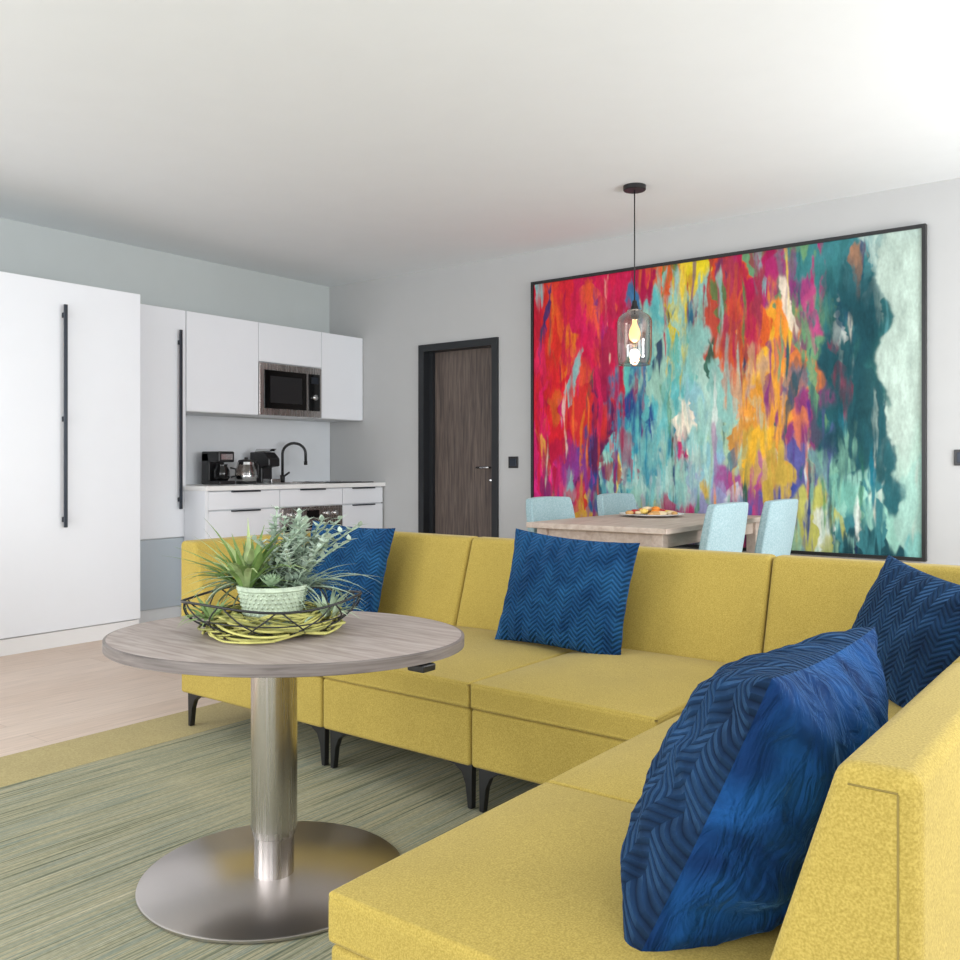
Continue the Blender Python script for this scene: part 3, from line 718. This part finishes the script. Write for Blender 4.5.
for i in range(95):
    r0 = random.uniform(.095, .17); z = random.uniform(.008, .046); a0 = random.random()*6.28; ln = random.uniform(1.2, 3.2); ph = random.random()*6
    pts = []
    for k in range(22):
        a = a0+ln*k/21
        pts.append((bc.x+(r0+0.014*math.sin(a*3+ph))*math.cos(a), bc.y+(r0+0.014*math.sin(a*3+ph))*math.sin(a), bc.z+max(.005, z+0.012*math.sin(a*2.3+ph))))
    (Pn if i % 4 else Pn2).append((pts, random.uniform(.0022, .0042), False))
tubes('twig_nest', Pn, plain('twig_lime', '#BEBA6C', 0.7, var=0.2, scale=30), c, 5)
tubes('twig_nest_dark', Pn2, plain('twig_olive', '#8A8A4C', 0.7, var=0.2, scale=30), c, 5)
pot = Vector((bc.x, bc.y, bc.z+0.018))
pm_ = plain('sage_ceramic', '#B4C2AC', 0.65, var=0.2, scale=60, bump=0.9, bscale=70)
prof = [(0.001, 0), (0.060, 0)]
for k in range(12):
    t = k/11; prof.append((0.066+0.020*t, 0.004+0.085*t))
prof += [(0.090, 0.092), (0.090, 0.102), (0.082, 0.102), (0.078, 0.09), (0.001, 0.088)]
lathe('pot', prof, pm_, c, pot, 48, caps=False)
lathe('pot_foot', [(0.05, -0.016), (0.055, 0.001)], pm_, c, pot, 32)
V, F = [], []
for row in range(8):
    for i in range(36):
        a = 2*math.pi*(i+0.5*(row % 2))/36; r = 0.067+0.018*(row/7.5); z = 0.010+row*0.0108
        p = (pot.x+r*math.cos(a), pot.y+r*math.sin(a), pot.z+z)
        o = len(V); s = 0.0055
        for d_ in ((1, 0, 0), (-1, 0, 0), (0, 1, 0), (0, -1, 0), (0, 0, 1), (0, 0, -1)): V.append((p[0]+d_[0]*s, p[1]+d_[1]*s, p[2]+d_[2]*s))
        F += [(o, o+2, o+4), (o+2, o+1, o+4), (o+1, o+3, o+4), (o+3, o, o+4), (o+2, o, o+5), (o+1, o+2, o+5), (o+3, o+1, o+5), (o, o+3, o+5)]
add('pot_texture', V, F, pm_, c, smooth=True)

def leafgeo(base, az, el, length, width, droop, V, F, fold=0.25, n=9, curl=0):
    o = len(V); p = Vector(base); e = el
    for k in range(n):
        t = k/(n-1)
        d_ = Vector((math.cos(az)*math.cos(e), math.sin(az)*math.cos(e), math.sin(e)))
        side = Vector((-math.sin(az), math.cos(az), 0)); up_ = side.cross(d_)*-1
        w = width*(math.sin(math.pi*min(1, (t*0.86+0.14)))**0.8)*(1-t**3) + 0.0004
        V.append(p-side*w+up_*fold*w); V.append(p.copy()); V.append(p+side*w+up_*fold*w)
        p = p+d_*(length/(n-1)); e -= droop/(n-1); az += curl/(n-1)
    for k in range(n-1):
        a = o+k*3; F.append((a, a+1, a+4, a+3)); F.append((a+1, a+2, a+5, a+4))
top_ = Vector((pot.x, pot.y, pot.z+0.095))
def foliage(name, centre, cnt, len_r, wid, hexc, elr=(0.2, 1.3), droop=(0.3, 1.4), spread=0.02, fold=.3, thin_south=False):
    V, F = [], []
    for i in range(cnt):
        az = random.uniform(0, 6.283); el = random.uniform(*elr)
        dv = Vector((math.cos(az), math.sin(az), 0))
        # the bed is planted more sparsely on the side of the rosette, so the pot rim stays open there
        if thin_south and dv.dot(-vf) > 0.35 and el < 0.8: continue
        leafgeo(centre+dv*spread*random.random(), az, el, random.uniform(*len_r), random.uniform(wid*.7, wid*1.2), random.uniform(*droop), V, F, fold, curl=random.uniform(-.5, .5))
    add(name, V, F, plain(name+'_leaf', hexc, 0.55, var=0.25, scale=25), c, smooth=True)
foliage('air_plant', top_-vr*0.06-vf*0.01, 70, (.14, .225), .0088, '#7A9854', elr=(0.1, 1.35), spread=.03, thin_south=True)
foliage('air_plant_light', top_-vr*0.065, 56, (.13, .22), .0080, '#B2C48A', elr=(0.1, 1.3), spread=.03, thin_south=True)
foliage('trailing_grey', top_-vr*0.02, 46, (.13, .21), .007, '#A6B8A4', elr=(-0.1, 0.7), droop=(0.8, 1.8), spread=.05, thin_south=True)
foliage('trailing_right', top_+vr*0.065, 64, (.12, .21), .0078, '#9FB2A2', elr=(0.0, 0.8), droop=(0.5, 1.6), spread=.04, thin_south=True)
foliage('tuft', bc+Vector((0, 0, 0.04))-vr*0.14-vf*0.05, 40, (.05, .09), .0055, '#94AE72', elr=(0.2, 1.3), spread=.03)
foliage('tuft_right', bc+Vector((0, 0, 0.04))+vr*0.14, 44, (.05, .11), .0055, '#B0C2A6', elr=(0.2, 1.3), spread=.03)
V, F = [], []; stems = []
for s in range(34):
    az = random.random()*6.28; lean = random.uniform(.05, 1.0); L_ = random.uniform(.12, .205)
    b0 = top_+vr*random.uniform(-.02, .075)+vf*random.uniform(-.01, .04); pts = []
    dirh = (vr*0.5+vf*0.2+Vector((math.cos(az), math.sin(az), 0))).normalized()
    for k in range(10):
        t = k/9; pts.append(b0+dirh*L_*lean*t**1.2+Vector((0, 0, L_*t*(1-0.25*lean*t))))
    stems.append((pts, 0.0022, False))
    for k in range(1, 10):
        for q_ in range(4):
            leafgeo(pts[k], q_*1.57+k*0.8, random.uniform(.1, .8), 0.024+0.014*(1-k/10), .0065, .2, V, F, .2, 5)
tubes('succulent_stems', stems, plain('stem_grey', '#9DB09A', 0.6), c, 6)
add('succulent_leaves', V, F, plain('frosty_leaf', '#B8C8B8', 0.6, var=0.25, scale=30), c, smooth=True)
V, F = [], []
rc = top_-vf*0.045+vr*0.005
for k in range(34):
    leafgeo(rc+Vector((0, 0, 0.006)), k*2.4, 0.35+1.0*k/34, .046-.018*k/34, .012, -.5, V, F, .5, 6)
add('rosette', V, F, plain('rosette_green', '#A0BA94', 0.5, var=0.15), c, smooth=True)

# ------------------------------------------------------------ LIGHTS
w = bpy.data.worlds.new('World'); scene.world = w; w.use_nodes = True
w.node_tree.nodes['Background'].inputs[0].default_value = (0.86, 0.92, 1.0, 1); w.node_tree.nodes['Background'].inputs[1].default_value = 1.2
def area(name, loc, rot, sx, sy, e, col=(1, 1, 1)):
    l = bpy.data.lights.new(name, 'AREA'); l.shape = 'RECTANGLE'; l.size = sx; l.size_y = sy; l.energy = e; l.color = col
    o = bpy.data.objects.new(name, l); scene.collection.objects.link(o); o.location = loc; o.rotation_euler = rot
    return o
for i, ((a, b_), e) in enumerate(zip(wy, (26, 58, 64))):
    area('window_light_right_%d' % i, (RX-0.02, (a+b_)/2, 1.35), (0, R_(84), 0), 2.0, b_-a, e, (0.98, 0.99, 1))
for i, ((a, b_), e) in enumerate(zip(wx, (90, 54, 32))):
    area('window_light_rear_%d' % i, ((a+b_)/2, RY+0.02, 1.35), (R_(82), 0, 0), b_-a, 2.0, e, (0.97, 0.985, 1))
o = area('added_ceiling_fill', (6.4, -1.1, 1.2), (0, 0, 0), 0.6, 0.6, 20, (0.96, 0.98, 1))  # added fill light out of view, brightens the far ceiling; no such fixture
o.rotation_euler = (Vector((1.2, -1.6, 2.7))-Vector((6.4, -1.1, 1.2))).to_track_quat('-Z', 'Y').to_euler()
pl = bpy.data.lights.new('pendant_bulb', 'POINT'); pl.energy = 2; pl.color = (1, 0.8, 0.55); pl.shadow_soft_size = 0.03
po = bpy.data.objects.new('pendant_bulb', pl); scene.collection.objects.link(po); po.location = (px, py, 1.69)

# ------------------------------------------------------------ CAMERA
cam = bpy.data.cameras.new('camera'); co_ = bpy.data.objects.new('camera', cam); scene.collection.objects.link(co_)
cam.sensor_width = 36; cam.lens = 33.75; cam.shift_y = -15/960; cam.clip_start = 0.05
co_.location = (5.78, -5.39, 1.05); co_.rotation_euler = (R_(90), 0, R_(37.5))
scene.camera = co_
